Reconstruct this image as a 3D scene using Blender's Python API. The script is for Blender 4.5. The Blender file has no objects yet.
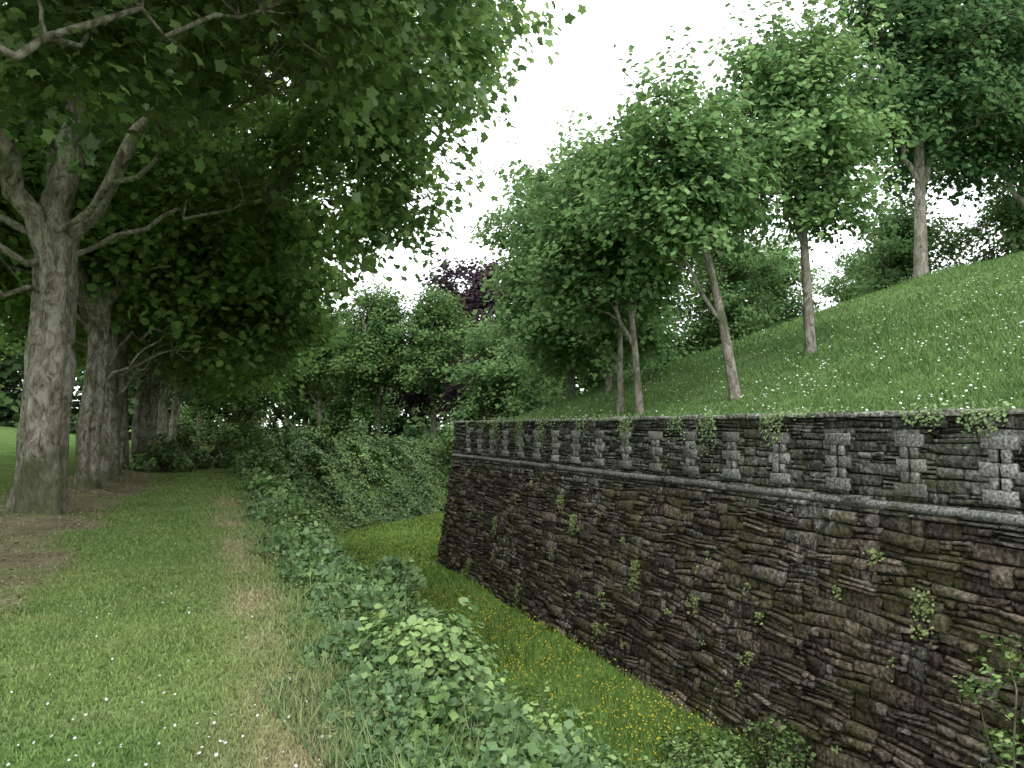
import bpy, math, numpy as np
from mathutils import Vector
R=np.random.default_rng(7)
sc=bpy.context.scene
sc.view_settings.view_transform='Standard'; sc.view_settings.look='None'; sc.view_settings.exposure=0
def link(o,parent=None):
    sc.collection.objects.link(o)
    if parent: o.parent=parent
    return o
def unit(v): return v/np.maximum(np.linalg.norm(v,axis=-1,keepdims=True),1e-9)
def wob(x,y,f=1.0,seed=0):
    r=np.random.default_rng(seed); o=0*np.asarray(x,float)
    for k in range(6):
        a=r.uniform(0,6.28); ff=f*(0.6+0.5*k); o=o+np.sin(ff*(x*math.cos(a)+y*math.sin(a))+r.uniform(0,6.28))/(1+.5*k)
    return o/2.2
def mkmesh(name,V,F,mat=None,col=None,smooth=False):
    V=np.asarray(V,np.float32); F=np.asarray(F,np.int32); n,k=F.shape
    me=bpy.data.meshes.new(name); me.vertices.add(len(V)); me.vertices.foreach_set('co',V.ravel())
    me.loops.add(n*k); me.loops.foreach_set('vertex_index',F.ravel())
    me.polygons.add(n); me.polygons.foreach_set('loop_start',np.arange(0,n*k,k,dtype=np.int32))
    me.polygons.foreach_set('loop_total',np.full(n,k,np.int32))
    if smooth: me.polygons.foreach_set('use_smooth',np.ones(n,bool))
    me.update(calc_edges=True)
    if col is not None:
        a=me.attributes.new('col','FLOAT_COLOR','POINT')
        c=np.ones((len(V),4),np.float32); c[:,:3]=col; a.data.foreach_set('color',c.ravel())
    if mat: me.materials.append(mat)
    return me
def obj(name,me,parent=None,loc=(0,0,0),rz=0,s=1):
    o=bpy.data.objects.new(name,me); o.location=loc; o.rotation_euler=(0,0,rz); o.scale=(s,s,s) if np.isscalar(s) else s
    return link(o,parent)

# ---------- materials ----------
def newmat(name):
    m=bpy.data.materials.new(name); m.use_nodes=True; nt=m.node_tree; nt.nodes.clear()
    out=nt.nodes.new('ShaderNodeOutputMaterial'); return m,nt,out
def N(nt,t,**kw):
    n=nt.nodes.new(t)
    for k,v in kw.items():
        if k in n.inputs: n.inputs[k].default_value=v
        else: setattr(n,k,v)
    return n
def foliage(name,tr=.35,gloss=.04,rough=.45,vary=True):
    m,nt,out=newmat(name); L=nt.links.new
    a=N(nt,'ShaderNodeAttribute',attribute_name='col'); src=a.outputs['Color']
    if vary:
        oi=N(nt,'ShaderNodeObjectInfo'); mr=N(nt,'ShaderNodeMapRange'); mr.inputs['To Min'].default_value=.8; mr.inputs['To Max'].default_value=1.15; L(oi.outputs['Random'],mr.inputs['Value'])
        hs=N(nt,'ShaderNodeHueSaturation'); L(src,hs.inputs['Color']); L(mr.outputs[0],hs.inputs['Value']); src=hs.outputs[0]
    d=N(nt,'ShaderNodeBsdfDiffuse'); L(src,d.inputs['Color']); cur=d.outputs[0]
    if tr:
        t=N(nt,'ShaderNodeBsdfTranslucent'); h2=N(nt,'ShaderNodeHueSaturation'); h2.inputs['Hue'].default_value=.485; h2.inputs['Value'].default_value=1.7; L(src,h2.inputs['Color']); L(h2.outputs[0],t.inputs['Color'])
        mx=N(nt,'ShaderNodeMixShader'); mx.inputs[0].default_value=tr; L(cur,mx.inputs[1]); L(t.outputs[0],mx.inputs[2]); cur=mx.outputs[0]
    if gloss:
        g=N(nt,'ShaderNodeBsdfGlossy'); g.inputs['Roughness'].default_value=rough
        mx=N(nt,'ShaderNodeMixShader'); mx.inputs[0].default_value=gloss; L(cur,mx.inputs[1]); L(g.outputs[0],mx.inputs[2]); cur=mx.outputs[0]
    L(cur,out.inputs[0]); return m
M_leaf=foliage('leaf_material',.40,.04); M_leaf2=foliage('far_leaf_material',.25,0); M_shrub=foliage('shrub_leaf_material',0,.03); M_dist=foliage('distant_leaf_material',0,0)
M_grass=foliage('grass_blade_material',0,0,.5,False); M_flower=foliage('petal_material',0,0,.5,False)
def noise_bump(nt,p,scale,strength,dist=.02,detail=6):
    L=nt.links.new; g=N(nt,'ShaderNodeNewGeometry'); n=N(nt,'ShaderNodeTexNoise'); n.inputs['Scale'].default_value=scale; n.inputs['Detail'].default_value=detail
    L(g.outputs['Position'],n.inputs['Vector']); b=N(nt,'ShaderNodeBump'); b.inputs['Strength'].default_value=strength; b.inputs['Distance'].default_value=dist
    L(n.outputs['Fac'],b.inputs['Height']); L(b.outputs[0],p.inputs['Normal']); return n,g
def ramp(nt,stops):
    r=nt.nodes.new('ShaderNodeValToRGB'); e=r.color_ramp.elements
    while len(e)<len(stops): e.new(.5)
    for i,(p,c) in enumerate(stops): e[i].position=p; e[i].color=(*c,1)
    return r
def ground_mat():
    m,nt,out=newmat('ground_material'); L=nt.links.new
    p=N(nt,'ShaderNodeBsdfDiffuse')
    g=N(nt,'ShaderNodeNewGeometry'); n=N(nt,'ShaderNodeTexNoise'); n.inputs['Scale'].default_value=22; n.inputs['Detail'].default_value=2; L(g.outputs['Position'],n.inputs['Vector'])
    a=N(nt,'ShaderNodeAttribute',attribute_name='col')
    n2=N(nt,'ShaderNodeTexNoise'); n2.inputs['Scale'].default_value=1.3; n2.inputs['Detail'].default_value=3; n2.inputs['Roughness'].default_value=.7; L(g.outputs['Position'],n2.inputs['Vector'])
    r=ramp(nt,[(.3,(.65,.65,.6)),(.7,(1.25,1.2,1.25))]); L(n2.outputs['Fac'],r.inputs[0])
    mx=N(nt,'ShaderNodeMix',data_type='RGBA',blend_type='MULTIPLY'); mx.inputs[0].default_value=1; L(a.outputs['Color'],mx.inputs[6]); L(r.outputs[0],mx.inputs[7])
    r2=ramp(nt,[(.3,(.6,.6,.6)),(.7,(1.3,1.3,1.2))]); L(n.outputs['Fac'],r2.inputs[0])
    m2=N(nt,'ShaderNodeMix',data_type='RGBA',blend_type='MULTIPLY'); m2.inputs[0].default_value=1; L(mx.outputs[2],m2.inputs[6]); L(r2.outputs[0],m2.inputs[7])
    L(m2.outputs[2],p.inputs['Color']); L(p.outputs[0],out.inputs[0]); return m
M_ground=ground_mat()
def bark_mat(name,c1,c2,c3):
    m,nt,out=newmat(name); L=nt.links.new
    p=N(nt,'ShaderNodeBsdfDiffuse')
    g=N(nt,'ShaderNodeNewGeometry'); mp=N(nt,'ShaderNodeMapping'); mp.inputs['Scale'].default_value=(4,4,2.0); L(g.outputs['Position'],mp.inputs['Vector'])
    n=N(nt,'ShaderNodeTexNoise'); n.inputs['Scale'].default_value=2.0; n.inputs['Detail'].default_value=6; n.inputs['Roughness'].default_value=.76; n.inputs['Distortion'].default_value=.8; L(mp.outputs[0],n.inputs['Vector'])
    r=ramp(nt,[(.36,c1),(.48,c2),(.60,c3)]); L(n.outputs['Fac'],r.inputs[0])
    n2=N(nt,'ShaderNodeTexNoise'); n2.inputs['Scale'].default_value=1.4; n2.inputs['Detail'].default_value=4; L(g.outputs['Position'],n2.inputs['Vector'])
    sx=N(nt,'ShaderNodeSeparateXYZ'); L(g.outputs['Position'],sx.inputs[0])
    mr=N(nt,'ShaderNodeMapRange'); mr.inputs['From Min'].default_value=0; mr.inputs['From Max'].default_value=1.5; mr.inputs['To Min'].default_value=.2; mr.inputs['To Max'].default_value=0; L(sx.outputs['Z'],mr.inputs['Value'])
    ad=N(nt,'ShaderNodeMath',operation='ADD'); L(n2.outputs['Fac'],ad.inputs[0]); L(mr.outputs[0],ad.inputs[1])
    r2=ramp(nt,[(.50,(0,0,0)),(.68,(.75,.75,.75))]); L(ad.outputs[0],r2.inputs[0])
    mx=N(nt,'ShaderNodeMix',data_type='RGBA'); L(r2.outputs[0],mx.inputs[0]); L(r.outputs[0],mx.inputs[6]); mx.inputs[7].default_value=(.09,.105,.045,1)
    L(mx.outputs[2],p.inputs['Color'])
    b=N(nt,'ShaderNodeBump'); b.inputs['Strength'].default_value=1; b.inputs['Distance'].default_value=.08; L(n.outputs['Fac'],b.inputs['Height']); L(b.outputs[0],p.inputs['Normal'])
    L(p.outputs[0],out.inputs[0]); return m
M_bark=bark_mat('bark_material',(.085,.072,.055),(.25,.225,.18),(.45,.42,.36))
M_bark2=bark_mat('pale_bark_material',(.10,.085,.065),(.25,.23,.19),(.40,.37,.31))
def stone_mat(name,moss=.5,white=True,dressed=False):
    m,nt,out=newmat(name); L=nt.links.new
    p=N(nt,'ShaderNodeBsdfDiffuse')
    n,g=noise_bump(nt,p,16 if not dressed else 30,1.0 if not dressed else .5,.06 if not dressed else .01,5)
    a=N(nt,'ShaderNodeAttribute',attribute_name='col')
    r=ramp(nt,[(.32,(.35,.33,.3)),(.5,(.95,.95,.95)),(.68,(1.8,1.8,1.8))]); L(n.outputs['Fac'],r.inputs[0])
    mx=N(nt,'ShaderNodeMix',data_type='RGBA',blend_type='MULTIPLY'); mx.inputs[0].default_value=1; L(a.outputs['Color'],mx.inputs[6]); L(r.outputs[0],mx.inputs[7])
    n2=N(nt,'ShaderNodeTexNoise'); n2.inputs['Scale'].default_value=.9; n2.inputs['Detail'].default_value=7; n2.inputs['Roughness'].default_value=.78; L(g.outputs['Position'],n2.inputs['Vector'])
    r2=ramp(nt,[(.47,(0,0,0)),(.62,(moss,)*3)]); L(n2.outputs['Fac'],r2.inputs[0])
    m2=N(nt,'ShaderNodeMix',data_type='RGBA'); L(r2.outputs[0],m2.inputs[0]); L(mx.outputs[2],m2.inputs[6]); m2.inputs[7].default_value=(.085,.09,.032,1)
    last=m2
    if white:
        mp=N(nt,'ShaderNodeMapping'); mp.inputs['Location'].default_value=(7,3,9); mp.inputs['Scale'].default_value=(1,1,.5); L(g.outputs['Position'],mp.inputs['Vector'])
        n3=N(nt,'ShaderNodeTexNoise'); n3.inputs['Scale'].default_value=6; n3.inputs['Detail'].default_value=5; n3.inputs['Roughness'].default_value=.7; L(mp.outputs[0],n3.inputs['Vector'])
        n4=N(nt,'ShaderNodeTexNoise'); n4.inputs['Scale'].default_value=.9; n4.inputs['Detail'].default_value=1; L(mp.outputs[0],n4.inputs['Vector'])
        ad=N(nt,'ShaderNodeMath',operation='MULTIPLY_ADD'); L(n4.outputs['Fac'],ad.inputs[0]); ad.inputs[1].default_value=.45; L(n3.outputs['Fac'],ad.inputs[2])
        r3=ramp(nt,[(.875,(0,0,0)),(.93,(.65,.65,.65))]); L(ad.outputs[0],r3.inputs[0])
        m3=N(nt,'ShaderNodeMix',data_type='RGBA'); L(r3.outputs[0],m3.inputs[0]); L(m2.outputs[2],m3.inputs[6]); m3.inputs[7].default_value=(.45,.45,.44,1); last=m3
    L(last.outputs[2],p.inputs['Color']); L(p.outputs[0],out.inputs[0]); return m
M_stone=stone_mat('rubble_stone_material',.6); M_dressed=stone_mat('dressed_stone_material',.35,False,True); M_coping=stone_mat('coping_stone_material',.4,False,False)
def plain(name,c):
    m,nt,out=newmat(name); p=N(nt,'ShaderNodeBsdfDiffuse'); n,g=noise_bump(nt,p,9,.6,.05,3)
    r=ramp(nt,[(.3,tuple(x*.5 for x in c)),(.7,tuple(x*1.4 for x in c))]); nt.links.new(n.outputs['Fac'],r.inputs[0]); nt.links.new(r.outputs[0],p.inputs['Color']); nt.links.new(p.outputs[0],out.inputs[0]); return m
M_mortar=plain('mortar_material',(.03,.026,.02)); M_slit_shade=plain('slit_painted_shade_material',(.006,.006,.006))  # second one: near-black colour standing in for shade deep in the loopholes

# ---------- terrain ----------
WX=8.0; WY=27.0; NX,NY=-.73,.683
def mval(x,y): return NX*(x-WX)+NY*(y-WY)
def sm(t): t=np.clip(t,0,1); return t*t*(3-2*t)
def inside(x,y): return np.minimum(x-WX,-mval(x,y))
def H(x,y):
    x=np.asarray(x,float); y=np.asarray(y,float); m=mval(x,y)
    base=np.clip(.13*(-x-4.0),0,1.9)+.03*wob(x,y,.6,1)+.09*np.exp(-((x+2.9)/.8)**2)
    base=base+.45*sm((m-9)/4)*(x>-50)*sm((x-1)/4)
    ta=sm((x-.8)/3.7); tb=sm((11-m)/3.6); t=np.minimum(ta,tb)
    z=base*(1-t)+(-3.07+.05*wob(x,y,.9,2))*t
    s=inside(x,y)
    cr=np.clip(s-1.2,0,14.6); hz=1.62+.375*cr-.9*sm((s-18)/10)+.06*wob(x,y,.5,3)*sm((s-1)/3)
    j=np.clip((s-.12)/.3,0,1)
    return z*(1-j)+hz*j
def litter_w(x,y):
    return sm((-x-1.6+.3*wob(x,y,1.2,11)+.25*wob(x,y,3.1,12)+.012*(y-6))/.6)*sm((x+4.6+.3*wob(x,y,1.2,11))/1.0)
def zonecol(x,y):
    x=np.asarray(x,float); y=np.asarray(y,float); s=inside(x,y); m=mval(x,y)
    c=np.empty(x.shape+(3,)); c[...]=(.125,.19,.062)
    def mixin(w,col):
        w=np.clip(w,0,1)[...,None]; c[...]=c*(1-w)+np.array(col)*w
    n1=wob(x,y,1.2,11); n2=wob(x,y,3.1,12); n3=wob(x,y,.5,13); n4=wob(x,y,7,14)
    mixin(.35+.4*n1,(.16,.21,.07)); mixin(.3*n2+.1,(.095,.165,.05)); mixin(.3*n4-.02,(.2,.21,.1))
    mixin(np.exp(-((x-.4-.14*n1)/.3)**2)*(.5+.5*n2)*(y<20),(.27,.24,.14))
    mixin(litter_w(x,y)*(.8+.3*n2),(.21,.185,.125))
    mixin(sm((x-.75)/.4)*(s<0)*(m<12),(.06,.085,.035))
    mixin(sm((x-3.9)/.8)*sm((8.2-m)/1)*(s<0),(.13,.21,.055))
    mixin((s>.2)*1.0,(.115,.19,.065)); mixin((s>.2)*(.3+.4*n3+.15*n1),(.165,.245,.095)); mixin((s>.2)*(.35*n2-.02),(.085,.15,.055))
    mixin(sm((-x-5)/2),(.14,.22,.075))
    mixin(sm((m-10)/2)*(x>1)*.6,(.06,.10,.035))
    return c
xs=np.concatenate([-np.geomspace(420,21,18),np.arange(-20,-5,.5),np.arange(-5,9.2,.14),np.arange(9.3,30,.35),np.arange(30,60,1.),np.geomspace(61,420,16)])
ys=np.concatenate([-np.geomspace(420,16,16),np.arange(-15,0,.5),np.arange(0,44,.25),np.arange(44,100,.7),np.geomspace(101,420,14)])
GX,GY=np.meshgrid(xs,ys,indexing='ij'); V=np.stack([GX,GY,H(GX,GY)],-1).reshape(-1,3)
ny=len(ys); i=np.arange(len(xs)-1)[:,None]*ny+np.arange(ny-1)[None]; i=i.ravel()
F=np.stack([i,i+ny,i+ny+1,i+1],1)
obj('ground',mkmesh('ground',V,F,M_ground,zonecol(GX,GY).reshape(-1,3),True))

# ---------- generic generators ----------
LOBED=np.array([(0,-.42),(.34,-.44),(.33,-.2),(.56,.06),(.31,.14),(.16,.34),(0,.56),(-.16,.34),(-.31,.14),(-.56,.06),(-.33,-.2),(-.34,-.44)])
HEXL=np.array([(0,-.5),(.4,-.2),(.3,.25),(0,.55),(-.3,.25),(-.4,-.2)])
QUAD=np.array([(0,-.5),(.42,0),(0,.55),(-.42,0)])
def leafgeo(C,Nn,size,tmpl,rng,droop=.35):
    n=len(C); Nn=unit(Nn); t=unit(np.cross(Nn,rng.normal(size=(n,3)))); b=np.cross(Nn,t); k=len(tmpl)
    tz=-droop*(tmpl**2).sum(1)
    s=size.reshape(n,1,1) if hasattr(size,'reshape') else np.full((n,1,1),size)
    P=C[:,None,:]+s*(tmpl[None,:,0:1]*t[:,None]+tmpl[None,:,1:2]*b[:,None]+tz[None,:,None]*Nn[:,None])
    return P.reshape(-1,3),np.arange(n*k).reshape(n,k)
def lerpc(a,b,t): t=np.clip(t,0,1)[:,None]; return np.array(a)*(1-t)+np.array(b)*t
def blades(P,h,w,lean,rng):
    n=len(P); a=rng.uniform(0,6.283,n); d=np.stack([np.cos(a),np.sin(a),0*a],1)
    la=rng.uniform(0,6.283,n); l=np.stack([np.cos(la),np.sin(la),0*la],1)
    h=np.broadcast_to(h,n)[:,None]; w=np.broadcast_to(w,n)[:,None]
    tip=P+np.array([0,0,1.])*h+l*h*lean*rng.uniform(.2,1,(n,1))
    V=np.stack([P-d*w,P+d*w,tip],1).reshape(-1,3); return V,np.arange(3*n).reshape(n,3)
def tube(path,rad,ns,flute=0,flare=0,ph=0):
    path=np.asarray(path,float); n=len(path); T=unit(np.gradient(path,axis=0)); up=np.array([0.3,1,.1])
    A=unit(np.cross(T,up)); B=np.cross(T,A); th=np.linspace(0,2*math.pi,ns,endpoint=False)
    rr=np.asarray(rad)[:,None]*np.ones((1,ns)); hh=(path[:,2]-path[0,2])[:,None]
    if flute: rr=rr*(1+flute*np.sin(3*th+ph+.25*hh)+.7*flute*np.sin(5*th+2*ph-.3*hh)+.45*flute*np.sin(9*th+ph+.8*hh)+.4*flute*np.sin(2.1*hh+2*th+ph)+.35*flute*np.sin(4.7*hh-3*th)+.2*flute*np.sin(8*hh+4*th+ph))
    if flare: rr=rr*(1+flare*np.exp(-hh/.45)*(.7+.45*np.sin(5*th+ph)+.2*np.sin(8*th)))
    V=path[:,None]+rr[...,None]*(np.cos(th)[None,:,None]*A[:,None]+np.sin(th)[None,:,None]*B[:,None])
    i=np.arange(n-1)[:,None]*ns; j=np.arange(ns)[None]; j2=(j+1)%ns
    F=np.stack([i+j,i+j2,i+ns+j2,i+ns+j],-1).reshape(-1,4); return V.reshape(-1,3),F
class Acc:
    def __init__(s): s.V=[];s.F=[];s.C=[];s.n=0
    def add(s,V,F,C=None):
        s.V.append(V); s.F.append(F+s.n); s.n+=len(V)
        if C is not None: s.C.append(C)
    def mesh(s,name,mat,smooth=False):
        return mkmesh(name,np.concatenate(s.V),np.concatenate(s.F),mat,np.concatenate(s.C) if s.C else None,smooth)
def curve(p0,p1,bend,n=7,rng=R,j=.06):
    t=np.linspace(0,1,n)[:,None]; L=np.linalg.norm(p1-p0); mid=(p0+p1)/2+np.array(bend)
    P=(1-t)**2*p0+2*t*(1-t)*mid+t*t*p1; nz=rng.normal(size=(n,3))*j*L*.3; nz[0]=0; return P+nz
def clusters(ells,n,rng,shell=.42):
    vol=np.array([a*b*c for _,(a,b,c) in ells])**.75; k=rng.choice(len(ells),n,p=vol/vol.sum())
    d=unit(rng.normal(size=(n,3))); r=rng.uniform(0,1,n)**shell
    r=r*(.84+.22*np.sin(d[:,0]*5+k)*np.sin(d[:,1]*6+2*k)+.14*np.sin(9*d[:,2]+k))
    C=np.array([ells[q][0] for q in k],float)+d*r[:,None]*np.array([ells[q][1] for q in k],float)
    return C,d
def gclip(g,m=1.6): return np.where(np.abs(g)>m,g*.4,g)
def crown(C,out,nl,spread,size,tmpl,ca,cb,rng,droop=.35):
    n=len(C); cnt=np.maximum(6,(nl*rng.uniform(.45,1.5,n))).astype(int); idx=np.repeat(np.arange(n),cnt); m=len(idx)
    sp=(spread*rng.uniform(.6,1.25,n))[idx][:,None]; o=out.copy(); o[:,2]*=.35; o=unit(o); o=o[idx]
    side=unit(np.cross(o,[0,0,1.])); g=gclip(rng.normal(size=(m,3)))
    a=g[:,0:1]*.75; b=g[:,1:2]*.6; lz=g[:,2:3]*.22+rng.integers(-1,2,m)[:,None]*.36
    P=C[idx]+sp*(o*a+side*b+np.array([0,0,1.])*(lz-.16*a*a-.15*b*b))
    Nn=np.array([0,0,.8])+o*.6+rng.normal(size=(m,3))*.45
    sz=size*rng.uniform(.55,1.3,m)
    V,F=leafgeo(P,Nn,sz,tmpl,rng,droop)
    t=.12+.62*rng.uniform(0,1,n)[idx]*1+.24*rng.normal(size=m)
    return V,F,np.repeat(lerpc(ca,cb,t),len(tmpl),axis=0)
def tree_meshes(seed,trunkpath,r0,rtop,leaders,ells,ncl,nl,spread,size,tmpl,ca,cb,nbr,bark,extra=(),flute=.09,flare=.5,shell=.42,ns=32,lm=None):
    rng=np.random.default_rng(seed); A=Acc()
    tp=np.asarray(trunkpath,float); L=len(tp)
    tt=np.linspace(0,L-1,max(14,int((tp[-1,2]-tp[0,2])/.15))); ip=np.stack([np.interp(tt,np.arange(L),tp[:,q]) for q in range(3)],1)
    for _ in range(6): ip[1:-1]=(ip[:-2]+2*ip[1:-1]+ip[2:])/4
    u=np.linspace(0,1,len(ip)); rad=r0*(1-u)+rtop*u
    A.add(*tube(ip,rad,ns,flute,flare,seed)); pts=[ip[len(ip)//2:]]; prs=[rad[len(ip)//2:]]
    for ld in leaders:
        st,en,ra=ld; p0=ip[int(st*(len(ip)-1))]; P=curve(p0,np.array(en,float),[(en[0]-p0[0])*.15,(en[1]-p0[1])*.15,-.04*abs(en[2])],14,rng,.05)
        rr=np.linspace(ra,ra*.25,14); A.add(*tube(P,rr,12,flute*.5,0,seed+1)); pts.append(P); prs.append(rr)
    pts=np.concatenate(pts); prs=np.concatenate(prs)
    for a,b,ra in extra:
        P=curve(np.array(a,float),np.array(b,float),[0,0,rng.uniform(-.2,.5)],12,rng,.09); A.add(*tube(P,np.linspace(ra,ra*.3,12),8)); pts=np.concatenate([pts,P]); prs=np.concatenate([prs,np.linspace(ra,ra*.3,12)])
    C,out=clusters(ells,ncl,rng,shell)
    for q in rng.choice(ncl,min(nbr,ncl),replace=False):
        c=C[q]; dv=c-pts; d=np.linalg.norm(dv,axis=1); cost=d+np.where(dv[:,2]<.25*d,1.5,0); k=cost.argmin()
        if d[k]<.3: continue
        P=curve(pts[k],c,[0,0,.12*d[k]],8,rng,.1); ra=min(prs[k]*.7,.015+.011*d[k]); A.add(*tube(P,np.linspace(ra,.008,8),5))
        for _ in range(2):
            p=P[rng.integers(3,7)]; e=p+rng.normal(size=3)*np.array([.6,.6,.3])*min(1.0,d[k]*.4); A.add(*tube(curve(p,e,[0,0,.08],5,rng,.1),np.linspace(ra*.45,.005,5),4))
    V,F,Cc=crown(C,out,nl,spread,size,tmpl,ca,cb,rng)
    return A.mesh('trunk',bark,True),mkmesh('crown',V,F,lm or M_leaf2,Cc)
def place(name,ms,x,y,rz=0,s=1,z=None):
    e=bpy.data.objects.new(name,None); link(e); e.location=(x,y,(float(H(x,y)) if z is None else z)-.05); e.rotation_euler=(0,0,rz); e.scale=(s,s,s)
    obj('trunk',ms[0],e); obj('crown',ms[1],e); return e

G1,G2=(.06,.125,.035),(.23,.36,.11)
H1,H2=(.075,.15,.055),(.24,.365,.145)
tpA=[(0,0,-.25),(0.0,0,1.5),(.08,0,3.2),(.12,-.1,5.2)]
ldA=[(.98,(.6,.3,11.5),.28),(.9,(-1.9,-1.2,10.5),.22),(.93,(2.6,-1.2,9.8),.17),(.85,(-.6,2.6,9.5),.16)]
ellA=[((0,0,10),(5.8,5.8,4.2)),((5.0,-.4,9.2),(3.8,3.8,2.8)),((3.8,-3.4,8.4),(3.6,2.6,2.5)),((-3.5,0,7.6),(3,4,2.2)),((3.6,3.2,7.6),(3.8,3,2.6)),((.5,-4.4,7.3),(3.4,2.6,1.9)),((6.0,0.2,7.6),(2.9,2.8,2.2)),((6.4,1.5,6.4),(1.8,2.2,1.3)),((6.6,-2.2,9.4),(2.4,2.4,2.2))]
exA=[((.05,0,4.6),(-3.8,-3.2,5.2),.07),((.1,0,5.0),(-4.2,.6,6.6),.08),((.1,-.1,4.9),(3.2,-3.8,7.0),.06),((0,0,3.9),(-3,-4.4,4.5),.05),((.1,0,4.6),(3.8,1.5,6.3),.06)]
A1=tree_meshes(1,tpA,.40,.31,ldA,ellA,540,78,.82,.175,LOBED,G1,G2,130,M_bark,exA,.12,.32,lm=M_leaf)
A0=tree_meshes(2,tpA,.42,.34,ldA,[((0,0,9.6),(5.2,5.2,3.8)),((4.2,0.4,8.4),(3.4,3.6,2.2)),((1.8,-3.0,7.2),(3.0,2.2,1.6)),((4.0,3.0,7.8),(3.8,3,2.2)),((1.6,2.2,6.0),(2.6,2.2,1.3))],410,80,.75,.15,LOBED,G1,G2,110,M_bark,exA,.1,.4,lm=M_leaf)
place('sycamore_tree',A1,-2.8,16.4)
place('sycamore_tree',A0,-3.3,8.0)
ellB=[((0,0,9.2),(5.8,5,4.6)),((4.2,0,7.0),(3.4,4,2.9)),((4.4,.6,5.0),(2.5,3,1.8)),((-3.5,0,7),(3,4,2.4)),((1.2,0,6.5),(3,4,1.6))]
B=[tree_meshes(10+q,[(0,0,-.25),(.05*q,0,1.5),(.15-.1*q,0,3.2),(.2-.1*q,0,5.0)],.29+.05*q,.22,ldA,ellB,350,72,.95,.24,HEXL if q==0 else QUAD,G1,G2,70,M_bark,
   [((.1,0,3.2),(3.4,.8,5.2),.06),((.1,0,2.6),(2.6,-1.2,5.0),.045)],.13,.4) for q in range(2)]
yy=[22.2,25.2,28.4,32,36,41,47,55,65]
for k,y in enumerate(yy): place('sycamore_tree',B[k%2],-2.9+R.uniform(-.25,.25),y,R.uniform(-.3,.3),[.95,.9,1,.95,1,1.05,1,1,1][k])

# ---------- rampart trees ----------
def htree(seed,lean,hgt,r,ells,ncl,nl=70,size=.165,nbr=60,leaders=(),sp=.62,h1=H1,h2=H2,tm=QUAD):
    tp=[(0,0,-.3),(lean[0]*.3,lean[1]*.3,hgt*.3),(lean[0]*.75,lean[1]*.75,hgt*.65),(lean[0],lean[1],hgt)]
    return tree_meshes(seed,tp,r,r*.35,leaders,ells,ncl,nl,sp,size,tm,h1,h2,nbr,M_bark2,(),.05,.25,.45,14)
T=htree(31,(-.25,.1,0),6.8,.14,[((-.2,0,6.2),(2.2,2.2,3.0)),((.2,0,3.8),(2.1,1.9,1.0)),((-.9,.4,7.3),(1.6,1.5,1.7)),((1.1,.2,5.4),(1.6,1.4,1.7)),((-1.5,.4,4.9),(1.4,1.4,1.5))],300,leaders=[(.5,(1.2,.2,5.8),.06),(.45,(-1.2,0,5.6),.06)])
place('sycamore_sapling',T,13.9,15.9,0,1)
T=htree(32,(-.95,.35,0),5.8,.12,[((-1.1,.5,5.7),(1.8,1.7,2.0)),((-.4,.4,4.3),(1.7,1.5,1.2)),((-1.8,.9,4.1),(1.5,1.3,1.4)),((.1,.8,5.2),(1.5,1.3,1.5))],220,leaders=[(.35,(-1.7,.8,5),.05),(.6,(0,.2,5.6),.045)])
place('sycamore_sapling',T,10.9,14.8,0,1)
T=htree(33,(-.35,.5,0),6.8,.10,[((-.3,.4,5.8),(1.9,1.9,2.1)),((-.6,.6,4.0),(2.1,1.8,1.6)),((.6,0,4.9),(1.6,1.4,1.5)),((.4,.5,3.2),(1.3,1.2,.9))],230,leaders=[(.4,(.4,.3,5.6),.05),(.3,(-1.1,.6,5.3),.06)])
place('sycamore_sapling',T,9.95,17.4,0,1)
T2=htree(34,(-.2,-.3,0),6.2,.10,[((-.3,.2,5.2),(2.1,2.1,2.3)),((-1,.6,3.3),(2.1,1.8,1.6)),((-.6,0,1.9),(1.7,1.8,1.3))],240,leaders=[(.4,(-1.2,.3,5),.05)])
T3=htree(38,(-.2,-.3,0),6.2,.09,[((-.3,.2,5.2),(2.1,2.1,2.3)),((-.6,.6,3.4),(1.9,1.8,1.3))],190,leaders=[(.4,(-1.2,.3,5),.05)])
place('sycamore_sapling',T3,10.05,18.7,.3,1); place('sycamore_sapling',T2,12.2,23.5,2.0,1.1); place('sycamore_sapling',T2,12.2,26.6,1.2,1.25)
BGe=[((0,0,8.2),(4.2,4.2,4.4)),((-1.6,0,4.6),(3.2,3,2.6)),((1.8,1,4.6),(3,3,2.6)),((0,0,11),(2.8,2.8,2.6)),((.2,-1.6,2.8),(2.8,2.4,2.0))]
BG=htree(35,(.2,.1,0),9,.26,BGe,400,66,.26,60,[(.4,(2.4,.5,9),.14),(.35,(-2.4,-.4,8.5),.14)],.95)
BH=htree(39,(.2,.1,0),9,.3,[((0,0,8.2),(4.6,4.4,4.0)),((-2.2,0,6.2),(3,3,2.2)),((2.4,1,6.4),(3,3,2.2)),((0,0,11),(2.8,2.8,2.6)),((.4,-1,4.6),(2.8,2.4,1.4))],400,66,.26,60,[(.4,(2.4,.5,9),.14),(.35,(-2.4,-.4,8.5),.14)],.95,(.055,.115,.04),(.19,.29,.10))
DK=htree(36,(.2,.1,0),9,.26,[((0,0,8.8),(4.2,4.2,4.4)),((-1.6,0,6.6),(2.8,2.6,2)),((1.8,1,6.0),(3.4,3,2)),((0,0,11.5),(3.4,3.2,2.6)),((2.5,-.5,9.4),(3,3,2.6))],460,68,.24,70,[(.4,(2.4,.5,9),.12),(.45,(-2.4,-.4,8.5),.10)],.9,(.045,.10,.042),(.155,.25,.10))
place('sycamore_tree',DK,23.9,21.6,0,.96); place('sycamore_tree',DK,30,21.8,2,.95)
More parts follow.
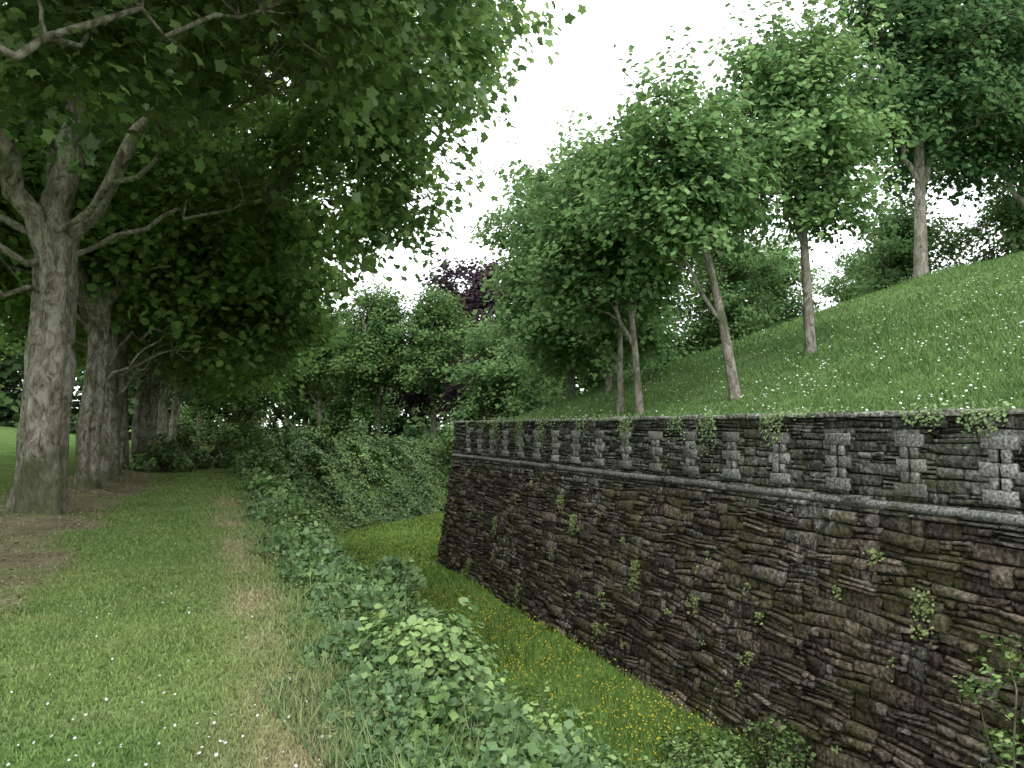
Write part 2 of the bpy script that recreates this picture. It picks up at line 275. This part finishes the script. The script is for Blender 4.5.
for (ms,x,y,rz,s,z) in [(BG,13.8,29.8,1,.86,None),(BG,17.0,46.0,2.4,.92,None),(BG,19,35,.5,.9,None),(BG,24,34,4,.68,None),(BG,31,29,3,.66,4.2),(BG,33.5,24.5,5,.72,4.2),(BG,36,36,1,.7,3.6),(BG,29,36,2,.66,3.8),(BG,27,50,5,.9,0),
    (BH,11,56,3.9,.85,None),(BH,14.5,54,.9,.82,None),(BH,7.5,60,2.9,.8,None),(BH,3.6,68,5,.8,None),(BG,22,54,1.9,.9,None),(BH,-1,78,1,1.0,None),(BG,8,74,1,.9,None),(BG,13,73,4,.9,None)]:
    place('sycamore_tree',ms,x,y,rz,s,z)
PB=htree(37,(0,0,0),9,.4,[((0,0,8.2),(4.6,4.6,5.2)),((-1.8,0,4.4),(3.4,3,2.4)),((1.6,0,11.4),(2.6,2.6,2.8))],330,60,.34,40,[],1.0,(.03,.022,.03),(.10,.065,.075))
place('copper_beech_tree',PB,18.5,61,0,1.08); place('copper_beech_tree',PB,16.3,51,1,.5)

# ---------- leaf scatter masses ----------
def mass(name,P,Nn,size,ca,cb,t,rng,tmpl=QUAD,mat=None,droop=.3,cols=None):
    V,F=leafgeo(P,Nn,size,tmpl,rng,droop); return obj(name,mkmesh(name,V,F,mat or M_shrub,np.repeat(lerpc(ca,cb,t) if cols is None else cols,len(tmpl),axis=0)))
def polar(n,r0,r1,a0,a1,rng,pw=1.0):
    r=r0*(r1/r0)**(rng.uniform(0,1,n)**pw); a=np.radians(rng.uniform(a0,a1,n)); return r*np.sin(a),r*np.cos(a),r
rng=np.random.default_rng(5)
n=1900; a=rng.uniform(-55,60,n); rr=rng.uniform(82,94,n); X=rr*np.sin(np.radians(a)); Y=rr*np.cos(np.radians(a)); Zt=10+2.5*np.sin(a*.45)+1.5*np.sin(a*1.3)
C=np.stack([X,Y,.4+Zt*rng.uniform(0,1,n)**.9],1)
V,F,Cc=crown(C,unit(-C*np.array([1,1,0])+np.array([0,0,30.])),36,2.1,.8,QUAD,(.035,.07,.03),(.11,.17,.065),rng); obj('distant_woodland',mkmesh('distant_woodland',V,F,M_dist,Cc))
n=1500; Y=rng.uniform(6,95,n); X=-16-rng.uniform(0,4,n)-.03*Y; C=np.stack([X,Y,1.5+rng.uniform(0,1,n)**.8*(8+1.5*np.sin(Y*.5))],1)
V,F,Cc=crown(C,np.tile([1,0,.6],(n,1)),48,1.25,.42,QUAD,(.07,.13,.045),(.20,.30,.10),rng); obj('boundary_hedge',mkmesh('boundary_hedge',V,F,M_dist,Cc))
def vegh(x,y): return np.clip(.22+.30*wob(x,y,1.6,21)+.24*wob(x,y,4,22)+.14*wob(x,y,9,28),.03,1.0)*sm((x-.5-.2*wob(x,y,2,23))/.8)
def slope_ok(x,y): 
    e=4.1+.6*wob(x,y,1.6,24)+.3*wob(x,y,5,29)+.9*(y<8)*(8-y)/5; return (x>.6+.3*wob(x,y,1.7,25))&(x<e)&(mval(x,y)<10.5)
x,y,r=polar(360000,2.6,45,2,62,rng,1.1); k=slope_ok(x,y)&(wob(x,y,5.5,30)+.5*rng.normal(size=len(x))>-.85); x,y,r=x[k],y[k],r[k]; n=len(x)
hh=vegh(x,y); sel=wob(x,y,2.3,26)+.4*wob(x,y,6,34)+.35*rng.normal(size=n); sp=np.digitize(sel,[-.5,.05,.6])
ca=np.array([(.06,.12,.035),(.09,.155,.04),(.055,.11,.04),(.13,.18,.065)]); cb=np.array([(.18,.28,.085),(.25,.35,.11),(.17,.27,.11),(.32,.39,.17)]); szm=np.array([1.15,.75,.95,.5])
t=np.clip(.4+.32*rng.normal(size=n),0,1)[:,None]; cols=ca[sp]*(1-t)+cb[sp]*t
P=np.stack([x,y,H(x,y)+hh*np.array([1,.7,1.2,.9])[sp]*rng.uniform(0,1,n)**.65],1)
mass('slope_undergrowth',P,np.array([-.1,-.15,.65])+rng.normal(size=(n,3))*.55,(.042+.0038*r)*szm[sp]*rng.uniform(.4,1.35,n),0,0,None,rng,cols=cols)
x,y,r=polar(50000,2.6,30,2,60,rng); k=slope_ok(x,y)&(wob(x,y,3.3,31)+.5*rng.normal(size=len(x))>.15); x,y,r=x[k],y[k],r[k]; n=len(x)
P=np.stack([x,y,H(x,y)],1); V,F=blades(P,vegh(x,y)*.8+.12*rng.uniform(.3,1.5,n),.0035+.0005*r,.9,rng)
obj('rough_grass',mkmesh('rough_grass',V,F,M_grass,np.repeat(lerpc((.09,.15,.05),(.26,.31,.14),rng.uniform(0,1,n)),3,axis=0)))
def bush(name,cx,cy,rx,ry,h,n,size,ca,cb,seed,z0=None):
    g=np.random.default_rng(seed); nc=max(14,int(n/55)); th=g.uniform(0,6.283,nc); q=g.uniform(0,1,nc)**.5
    X=cx+rx*q*np.cos(th); Y=cy+ry*q*np.sin(th); zt=h*(1-.6*q**2)*(.7+.45*np.sin(X*3+Y*2))
    z=H(X,Y) if z0 is None else z0; C=np.stack([X,Y,z+np.maximum(zt,.1)*g.uniform(.1,1,nc)**.5],1)
    out=unit(np.stack([np.cos(th)*q,np.sin(th)*q,.6+0*q],1)); V,F,Cc=crown(C,out,55,max(.2,min(rx,h)*.27),size,HEXL,ca,cb,g)
    A=Acc()
    e=bpy.data.objects.new(name,None); link(e); obj('leaves',mkmesh('leaves',V,F,M_shrub,Cc),e)
    for q2 in range(min(nc,18)):
        b=np.array([cx+g.normal()*.1,cy+g.normal()*.1,0]); b[2]=float(H(b[0],b[1]))-.05; A.add(*tube(curve(b,C[q2],[0,0,.15],6,g,.08),np.linspace(.02,.006,6),5))
    obj('stems',A.mesh('stems',M_bark,True),e)
g1,g2=(.07,.135,.04),(.23,.34,.115)
bush('elder_bush',3.35,12.9,.85,1.0,1.75,7000,.10,(.11,.19,.07),(.29,.41,.17),51)
bush('elder_bush',3.3,17.0,.6,1.1,.9,3500,.12,(.10,.17,.07),(.26,.37,.15),53)
bush('elder_bush',2.9,10.6,.5,.8,.8,3000,.09,g1,g2,52)
for q,(cx,cy,rx,ry,h,n) in enumerate([(1.9,26,.9,2,1.2,4500),(1.7,30,1.0,2.4,1.7,5500),(2.0,34.5,1.1,2.0,1.9,5000),(1.6,39,1.3,2.6,2.5,6000),(1.9,21.5,.8,1.8,.9,4500),(1.5,18.5,.5,1.2,.7,2500),(3.2,46,2,2,1.6,4000),(1.8,52,1.6,3,3.0,5000),(6,52,2.6,2,1.5,4000),(-1.8,74,2.2,1.5,3.8,4000),(1.5,73,2.2,1.5,3.4,4000)]):
    bush('hawthorn_bush',cx,cy,rx,ry,h,n,.14,g1,g2,60+q)
for q,(u_,mm_,r_,h) in enumerate([(-1,9.4,1.1,1.1),(1.5,10.5,1.2,1.2),(3,8.8,.9,.7),(5,10,1.3,1.3),(7.5,8.9,1.0,.9),(9,10.8,1.5,1.3),(12,9.4,1.1,1.2),(14.5,10.5,1.6,1.9),(2,12.2,1.1,1.0),(6,12.4,1.2,.8)]):
    bush('bramble_bush',WX-2+.683*u_+NX*mm_,WY-1+.73*u_+NY*mm_,r_,r_,h,3000,.14,(.05,.105,.035),(.17,.27,.09) if q%2 else (.22,.33,.11),120+q)
for q,(cx,cy,r_,h) in enumerate([(6.9,5.3,.6,3.4),(6.6,5.75,.5,1.5),(6.75,8.6,.55,.95),(6.2,9.3,.6,.8),(6.8,7.2,.6,1.2),(4.9,7.2,.8,1.0),(5.4,8.3,.8,.8),(4.4,9.4,.6,.7),(2.6,8.5,.5,.7),(2.0,6.8,.4,.6),(1.3,5.0,.35,.5),(1.9,5.7,.4,.6),(2.6,6.0,.5,.8),(3.4,7.5,.6,.8),(1.6,14,.4,.6),(1.3,12,.3,.4)]):
    bush('bramble_bush',cx,cy,r_,r_,h,2400,.06,g1 if q%2 else (.10,.17,.055),(.28,.40,.14),80+q)
n=60000; u=rng.uniform(-2,34,n); mm=7.0+4.6*rng.uniform(0,1,n); tx,ty=.683,.73
X=WX-2+tx*u+NX*mm; Y=WY-1+ty*u+NY*mm; k=(X>3.4)&(mval(X,Y)>6.9); X,Y=X[k],Y[k]; n=len(X)
P=np.stack([X,Y,H(X,Y)+.02+ np.clip(.25+.35*wob(X,Y,1.6,31)+.3*wob(X,Y,3.6,32),.03,1)*rng.uniform(0,1,n)**.5],1)
mass('ivy_bank',P,np.array([.1,-.6,.8])+rng.normal(size=(n,3))*.55,.15*rng.uniform(.5,1.3,n),(.05,.10,.035),(.19,.28,.09),.35+.4*wob(X,Y,2.2,33)+.3*rng.normal(size=n),rng)
# ---------- grass ----------
x,y,r=polar(240000,2.5,30,-42,16,rng,.9); k=(x<.85)&(x>-5)&(rng.uniform(0,1,len(x))>.85*litter_w(x,y)); x,y,r=x[k],y[k],r[k]; n=len(x)
P=np.stack([x,y,H(x,y)-.004],1); hgt=(.018+.018*sm((x-.2)/.7)*2.2+.012*rng.uniform(0,1,n)+.0006*r)*rng.uniform(.6,1.4,n)
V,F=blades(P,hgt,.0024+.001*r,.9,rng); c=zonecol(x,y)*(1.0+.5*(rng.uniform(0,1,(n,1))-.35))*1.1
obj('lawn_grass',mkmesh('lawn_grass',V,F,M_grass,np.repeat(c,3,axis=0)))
x,y,r=polar(12000,3,30,-42,0,rng); k=(x<-1.5)&(x>-4.6); x,y=x[k],y[k]; n=len(x)
mass('leaf_litter',np.stack([x,y,H(x,y)+.012],1),np.array([0,0,1.])+rng.normal(size=(n,3))*.25,.05*rng.uniform(.4,1.2,n),(.11,.09,.06),(.30,.26,.18),rng.uniform(0,1,n),rng)
x,y,r=polar(280000,8,46,10,66,rng,1.0); s=inside(x,y); k=(s>.45)&(s<19); x,y,r,s=x[k],y[k],r[k],s[k]; n=len(x)
P=np.stack([x,y,H(x,y)-.01],1); V,F=blades(P,(.06+.04*wob(x,y,1.5,41))*rng.uniform(.5,1.6,n)+.03,.003+.0006*r,.9,rng)
c=zonecol(x,y)*(1.0+.6*(rng.uniform(0,1,(n,1))-.32))
obj('rampart_grass',mkmesh('rampart_grass',V,F,M_grass,np.repeat(c,3,axis=0)))
x,y,r=polar(160000,5,60,5,55,rng,.9); k=(x>3.6)&(x<7.6)&(mval(x,y)<8)|((mval(x,y)>0)&(mval(x,y)<8)&(x>3.6)); x,y,r=x[k],y[k],r[k]; n=len(x)
P=np.stack([x,y,H(x,y)-.01],1); V,F=blades(P,(.10+.06*wob(x,y,1.5,42))*rng.uniform(.5,1.6,n)+.02,.0035+.0008*r,.8,rng)
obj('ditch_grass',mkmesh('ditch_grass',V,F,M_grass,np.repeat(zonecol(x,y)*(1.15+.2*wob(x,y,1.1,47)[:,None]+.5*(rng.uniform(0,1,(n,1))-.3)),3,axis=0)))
def flowers(name,x,y,dz,size,ca,cb):
    n=len(x); a=np.linspace(0,6.283,6,endpoint=False); hx=np.stack([.5*np.cos(a),.5*np.sin(a)],1)
    mass(name,np.stack([x,y,H(x,y)+dz],1),np.array([-.2,-.35,.9])+rng.normal(size=(n,3))*.3,size*rng.uniform(.6,1.3,n),ca,cb,rng.uniform(0,1,n),rng,hx,M_flower,.1)
x,y,r=polar(48000,5,60,5,55,rng,.8); k=(x>4)&(mval(x,y)<7.5)&(x<8)&(wob(x,y,1.0,43)+.5*rng.normal(size=len(x))>.0)|((mval(x,y)>0)&(mval(x,y)<7.6)&(x>4)); x,y=x[k],y[k]
flowers('buttercups',x,y,.11+.09*rng.uniform(0,1,len(x)),.026,(.5,.40,.03),(.62,.52,.06))
x,y,r=polar(1500,3,26,-42,10,rng,.8); k=(x<.7)&(x>-1.9-.6*rng.uniform(0,1,len(x)))&(wob(x,y,.8,44)+.4*rng.normal(size=len(x))>-.1); x,y=x[k],y[k]
flowers('daisies',x,y,.032,.016,(.45,.45,.41),(.6,.6,.57))
x,y,r=polar(4600,8,40,22,66,rng,.9); s=inside(x,y); k=(s>.6)&(s<16)&(wob(x,y,.7,45)+.5*rng.normal(size=len(x))+(18-y)*.07>-.1); x,y=x[k],y[k]
flowers('daisies',x,y,.10,.04,(.5,.52,.4),(.7,.7,.65))
A=Acc()
for (cx,cy,nn,hl) in [(1.05,4.6,120,.34),(1.4,4.3,60,.3),(2.2,7.3,50,.36),(6.0,8.4,50,.38)]:
    a=rng.uniform(0,6.283,nn); d=np.stack([np.cos(a),np.sin(a),0*a],1); sd=np.stack([-np.sin(a),np.cos(a),0*a],1)
    b=np.stack([cx+rng.normal(size=nn)*.07,cy+rng.normal(size=nn)*.07,np.zeros(nn)],1); b[:,2]=H(b[:,0],b[:,1]); Lh=hl*rng.uniform(.5,1.2,(nn,1)); le=rng.uniform(.25,.9,(nn,1)); w=.005
    rows=[]
    for t in (0,.35,.7,1): 
        c=b+d*Lh*le*t**1.6+np.array([0,0,1.])*Lh*(t-.45*le*t**2.4); ww=w*(1-.9*t); rows+= [c-sd*ww,c+sd*ww]
    V=np.stack(rows,1).reshape(-1,3); i=np.arange(nn)[:,None]*8; F=np.concatenate([i+np.array([[0,1,3,2]]),i+np.array([[2,3,5,4]]),i+np.array([[4,5,7,6]])])
    A.add(V,F,np.repeat(lerpc((.15,.21,.09),(.30,.36,.20),rng.uniform(0,1,nn)),8,axis=0))
obj('tall_grass_tuft',A.mesh('tall_grass_tuft',M_grass))

# ---------- fortress wall ----------
wall=bpy.data.objects.new('fortress_wall',None); link(wall)
Zb,Zl,Zt=-3.15,.56,1.73
def face(z): return np.where(z<Zl,.015+(Zl-z)*.145,0.0)
legs=[((0,-1),(-1,0),41.0),((.683,.73),(NX,NY),34.0)]
loops_s=[27-(6.25+1.19*k) for k in range(-14,17)]
wr=np.random.default_rng(99)
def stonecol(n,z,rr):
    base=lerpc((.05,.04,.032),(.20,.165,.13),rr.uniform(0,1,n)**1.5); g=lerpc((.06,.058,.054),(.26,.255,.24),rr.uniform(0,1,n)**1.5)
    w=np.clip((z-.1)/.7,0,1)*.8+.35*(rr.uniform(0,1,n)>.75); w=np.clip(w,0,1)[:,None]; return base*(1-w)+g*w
def toworld(leg,s,o,z):
    (dx,dy),(nx,ny),_=leg; return np.stack([WX+dx*s+nx*o,WY+dy*s+ny*o,z],-1)
for li,leg in enumerate(legs):
    A=Acc(); q=[]
    z=Zb
    while z<Zt-.03:
        up=z>Zl
        h=wr.uniform(.10,.23) if not up else wr.uniform(.09,.17)
        if z<Zl<z+h+.06: h=Zl-z
        if z+h>Zt-.05: h=Zt-z
        s=-float(face(z))*.394-wr.uniform(0,.01)
        while s<leg[2]:
            l=wr.uniform(.14,.55)*(1+h*2)
            if wr.uniform()<.3: l*=.5
            if up and li==0:
                hit=[c for c in loops_s if c-.07<s+l and c+.07>s]
                if hit and .78<z+h*.5<1.5:
                    c=hit[0]
                    if s<c-.1: l=c-.07-s
                    else: s=c+.07; continue
            u=wr.uniform()
            if u<.42 and h>.10:
                f=wr.uniform(.3,.7); q.append((s,l,z,h*f)); q.append((s,l*wr.uniform(.4,.6),z+h*f,h*(1-f))); l2=q[-1][1]; q.append((s+l2,l-l2,z+h*f,h*(1-f)))
            elif u<.58 and h>.14:
                q.append((s,l,z,h*.34)); q.append((s,l,z+h*.34,h*.33)); q.append((s,l,z+h*.67,h*.33))
            else: q.append((s,l,z,h))
            s+=l
        z+=h
    q=np.array(q); n=len(q); s,l,z,h=q.T; gp=.006+.012*wr.uniform(0,1,n); gz=.004+.012*wr.uniform(0,1,n)
    s0,s1,z0,z1=s+gp*.5,s+l-gp,z+gz*.5,z+h-gz; dep=.010+.065*wr.uniform(0,1,n)**1.8*np.where(z>Zl,.4,1.2)+.006
    ins=np.minimum(.024,h*.22)
    def wz(s,z): 
        a=(z<Zl-.02)*sm((Zl-z)/.35); b=(z>Zl+.05)&(z<Zt-.02)
        return z+a*(.022*np.sin(s*.9+z*2)+.02*np.sin(s*2.3+z*5+1)+.022*np.sin(s*5.1-z*7))+b*.012*np.sin(s*4+z*9)
    def ring(a0,a1,b0,b1,o,jit):
        pts=[]
        for (ss,zz) in ((a0,b0),(a1,b0),(a1,b1),(a0,b1)):
            jj=wr.normal(size=n)*jit; jo=wr.normal(size=n)*jit*.9; zz2=wz(ss,zz)+wr.normal(size=n)*jit*.9
            pts.append(toworld(leg,ss+jj*2.2,face(zz2)+o+jo,zz2))
        return np.stack(pts,1)
    r0=ring(s0,s1,z0,z1,-.05+0*dep,0); r1=ring(s0,s1,z0,z1,dep*.5,.006); r2=ring(s0+ins*1.5,s1-ins*1.5,z0+ins,z1-ins,dep,.011)
    V=np.concatenate([r0,r1,r2],1).reshape(-1,3); i=np.arange(n)[:,None]*12; Fs=[i+np.array([[8,9,10,11]])]
    for b in (0,4):
        for e in range(4): f=(e+1)%4; Fs.append(i+np.array([[b+e,b+f,b+4+f,b+4+e]]))
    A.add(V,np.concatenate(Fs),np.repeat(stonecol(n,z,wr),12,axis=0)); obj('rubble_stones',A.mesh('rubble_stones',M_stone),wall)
prof=[(.015+(Zl-(-3.5))*.145-.02,-3.5),(.0-.005,Zl),(-.02,Zl+.01),(-.02,Zt),(-.55,Zt),(-.55,.9),(-.75,-3.5)]
V=[];F=[]
for (o,z) in prof:
    V+= [(WX-o,WY-41,z),(WX-o,WY+.394*o,z),(WX+.683*34+NX*o,WY+.73*34+NY*o,z)]
m=len(prof)
for k in range(m):
    k2=(k+1)%m; F+= [(3*k,3*k+1,3*k2+1,3*k2),(3*k+1,3*k+2,3*k2+2,3*k2+1)]
me=bpy.data.meshes.new('core'); me.from_pydata([tuple(map(float,v)) for v in V],[],F+[tuple(3*k for k in range(m)),tuple(3*k+2 for k in range(m))]); me.materials.append(M_mortar); obj('core',me,wall)
def blocks(name,leg,items,mat,cola,colb,jit=.004,ch=.008):
    q=np.array(items,float); n=len(q); V=[]
    s0,s1,o0,o1,z0,z1=q.T
    def ring(c,o):
        return np.stack([toworld(leg,a+wr.normal(size=n)*jit,o+wr.normal(size=n)*jit,b+wr.normal(size=n)*jit) for a,b in ((s0+c,z0+c),(s1-c,z0+c),(s1-c,z1-c),(s0+c,z1-c))],1)
    V=np.concatenate([ring(0,o0),ring(0,o1-ch),ring(ch,o1)],1).reshape(-1,3); i=np.arange(n)[:,None]*12; Fs=[i+np.array([[8,9,10,11]]),i+np.array([[3,2,1,0]])]
    for b in (0,4):
        for e in range(4): f=(e+1)%4; Fs.append(i+np.array([[b+e,b+f,b+4+f,b+4+e]]))
    obj(name,mkmesh(name,V,np.concatenate(Fs),mat,np.repeat(lerpc(cola,colb,wr.uniform(0,1,n)),12,axis=0)),wall)
for li,leg in enumerate(legs):
    it=[];s=-.02
    while s<leg[2]:
        l=wr.uniform(.35,.8); it.append((s,s+l-.008,-.56,.06+wr.uniform(-.012,.015),Zt+.002,Zt+.07+wr.uniform(-.008,.012))); s+=l
    blocks('coping',leg,it,M_coping,(.22,.22,.19),(.36,.355,.32),.006,.012)
it=[]; vo=[]
for c in loops_s:
    g=.026; z=.76; ws=[.22,.13,.22,.13,.21]; hs=[.16,.14,.16,.14,.16]
    for k in range(5):
        f=wr.uniform(.9,1.1); z1=z+hs[k]-.006
        if k in (0,4): it.append((c-ws[k]*f,c+ws[k]*f,-.015,.06,z,z1))
        else: it+= [(c-ws[k]*f,c-g,-.015,.056+wr.uniform(0,.006),z,z1),(c+g,c+ws[k]*wr.uniform(.9,1.1),-.015,.056+wr.uniform(0,.006),z,z1)]
        z+=hs[k]
    vo.append((c-.06,c+.06,-.018,-.012,.92,1.36))
blocks('loophole_surrounds',legs[0],it,M_dressed,(.17,.165,.155),(.33,.32,.30),.004,.009)
blocks('loophole_shade_panels',legs[0],vo,M_slit_shade,(.01,)*3,(.01,)*3,0,.001)  # thin dark backing panels; the slit's inner shade is painted, not a hole
for li,leg in enumerate(legs):
    A=Acc(); s=0
    th=np.linspace(-math.pi/2,math.pi/2,9)
    while s<leg[2]:
        l=wr.uniform(.8,1.3); dz=wr.normal()*.003; do=wr.normal()*.003; r_=.062
        sec=[(-.06,-r_)]+[(r_*1.15*math.cos(t),r_*math.sin(t)) for t in th]+[(-.06,r_)]
        nn=len(sec); V=[]
        for ss in (s-(.03 if s==0 else 0),s+.012,s+l-.018,s+l-.006):
            k=.93 if ss in (s+l-.006,) or ss==s else 1
            for (o,zz) in sec: V.append(toworld(leg,np.array(ss),np.array(o*k+do+.01),np.array(Zl+.055+zz*k+dz)))
        V=np.array(V); F=[]
        for a in range(3):
            for b in range(nn-1): F.append((a*nn+b,a*nn+b+1,(a+1)*nn+b+1,(a+1)*nn+b))
        A.add(V,np.array(F),np.tile(np.array((.19,.185,.185))*wr.uniform(.75,1.25),(len(V),1))); s+=l
    obj('string_course',A.mesh('string_course',M_dressed,False),wall)
def wallplant(items,name,size,ca,cb):
    P=[];Nn=[];Tt=[]
    for (y,z,ry,rz,n) in items:
        yy=y+gclip(wr.normal(size=n))*ry; zz=z-np.abs(wr.normal(size=n))*rz+.04; o=.05+.09*wr.uniform(0,1,n)
        top=zz>Zt+.06; zz=np.where(top,Zt+.07+wr.uniform(0,.09,n),zz); fx=face(np.minimum(zz,Zt))
        x=WX-fx-o+np.where(top,wr.uniform(0,.35,n),0); P.append(np.stack([x,yy,zz],1)); Nn.append(np.array([-.8,-.2,.6])+wr.normal(size=(n,3))*.4); Tt.append(wr.uniform(0,1,n))
    P=np.concatenate(P); mass(name,P,np.concatenate(Nn),size*wr.uniform(.6,1.3,len(P)),ca,cb,np.concatenate(Tt),wr)
it=[]
for _ in range(20): 
    y=wr.uniform(4.5,27); it.append((y,Zt+.06,wr.uniform(.1,.4),wr.uniform(.03,.12),int(wr.uniform(15,60))))
for (y,rz,n) in [(11.6,.3,240),(12.6,.22,150),(7.2,.1,220),(6.4,.16,220),(9.9,.25,200),(14.5,.3,240),(19,.4,260),(20.5,.45,260),(22.5,.4,240),(16.6,.2,160)]: it.append((y,Zt+.05,.2,rz,n))
wallplant(it,'ivy_on_wall',.042,(.09,.15,.055),(.28,.37,.16))
it=[]
for (px,py,rz,n) in [(920,600,.3,140),(640,565,.25,200),(575,520,.2,240),(560,500,.2,160),(480,560,.3,160),(700,600,.15,80),(870,560,.1,50),(530,585,.25,120),(610,625,.2,80),(500,520,.3,140)]:
    u=(px-512)/800; k=(.352+.936*u)/(.936-.352*u); Y=7.8/k; d=.352*7.8+.936*Y; it.append((Y,1.6-(py-427)/800*d+.1,.1,rz,n))
for _ in range(40): it.append((wr.uniform(4,27),wr.uniform(-2.9,.3),.05,.08,int(wr.uniform(8,40))))
wallplant(it,'wall_plants',.045,(.09,.13,.04),(.28,.32,.12))

# ---------- light, world, camera ----------
az=math.radians(195); el=math.radians(50)
w=bpy.data.worlds.new('World'); sc.world=w; w.use_nodes=True; nt=w.node_tree; nt.nodes.clear(); L=nt.links.new
out=nt.nodes.new('ShaderNodeOutputWorld'); sky=nt.nodes.new('ShaderNodeTexSky'); sky.sky_type='NISHITA'; sky.sun_disc=False; sky.sun_elevation=el; sky.sun_rotation=az
b1=nt.nodes.new('ShaderNodeBackground'); b1.inputs[1].default_value=.08; hs=nt.nodes.new('ShaderNodeHueSaturation'); hs.inputs['Saturation'].default_value=.35; L(sky.outputs[0],hs.inputs['Color']); L(hs.outputs[0],b1.inputs[0])
tc=nt.nodes.new('ShaderNodeTexCoord'); nz=nt.nodes.new('ShaderNodeTexNoise'); nz.inputs['Scale'].default_value=1.6; nz.inputs['Detail'].default_value=3; L(tc.outputs['Generated'],nz.inputs['Vector'])
cr=ramp(nt,[(.35,(.80,.85,.88)),(.6,(.93,.95,.94))]); L(nz.outputs['Fac'],cr.inputs[0])
b2=nt.nodes.new('ShaderNodeBackground'); b2.inputs[1].default_value=2.35; L(cr.outputs[0],b2.inputs[0])
ad=nt.nodes.new('ShaderNodeAddShader'); L(b1.outputs[0],ad.inputs[0]); L(b2.outputs[0],ad.inputs[1]); L(ad.outputs[0],out.inputs[0])
sd=bpy.data.lights.new('sun','SUN'); sd.energy=1.2; sd.angle=math.radians(20); sd.color=(1,.97,.92)
so=bpy.data.objects.new('sun',sd); link(so); dirv=Vector((math.sin(az)*math.cos(el),math.cos(az)*math.cos(el),math.sin(el))); so.rotation_euler=dirv.to_track_quat('Z','Y').to_euler()
cd=bpy.data.cameras.new('camera'); cd.lens=28.125; cd.sensor_width=36; cd.clip_end=2000; cd.clip_start=.05
co=bpy.data.objects.new('camera',cd); link(co); co.location=(0,0,1.6); co.rotation_euler=(math.radians(93.08),0,-math.radians(20.6)); sc.camera=co
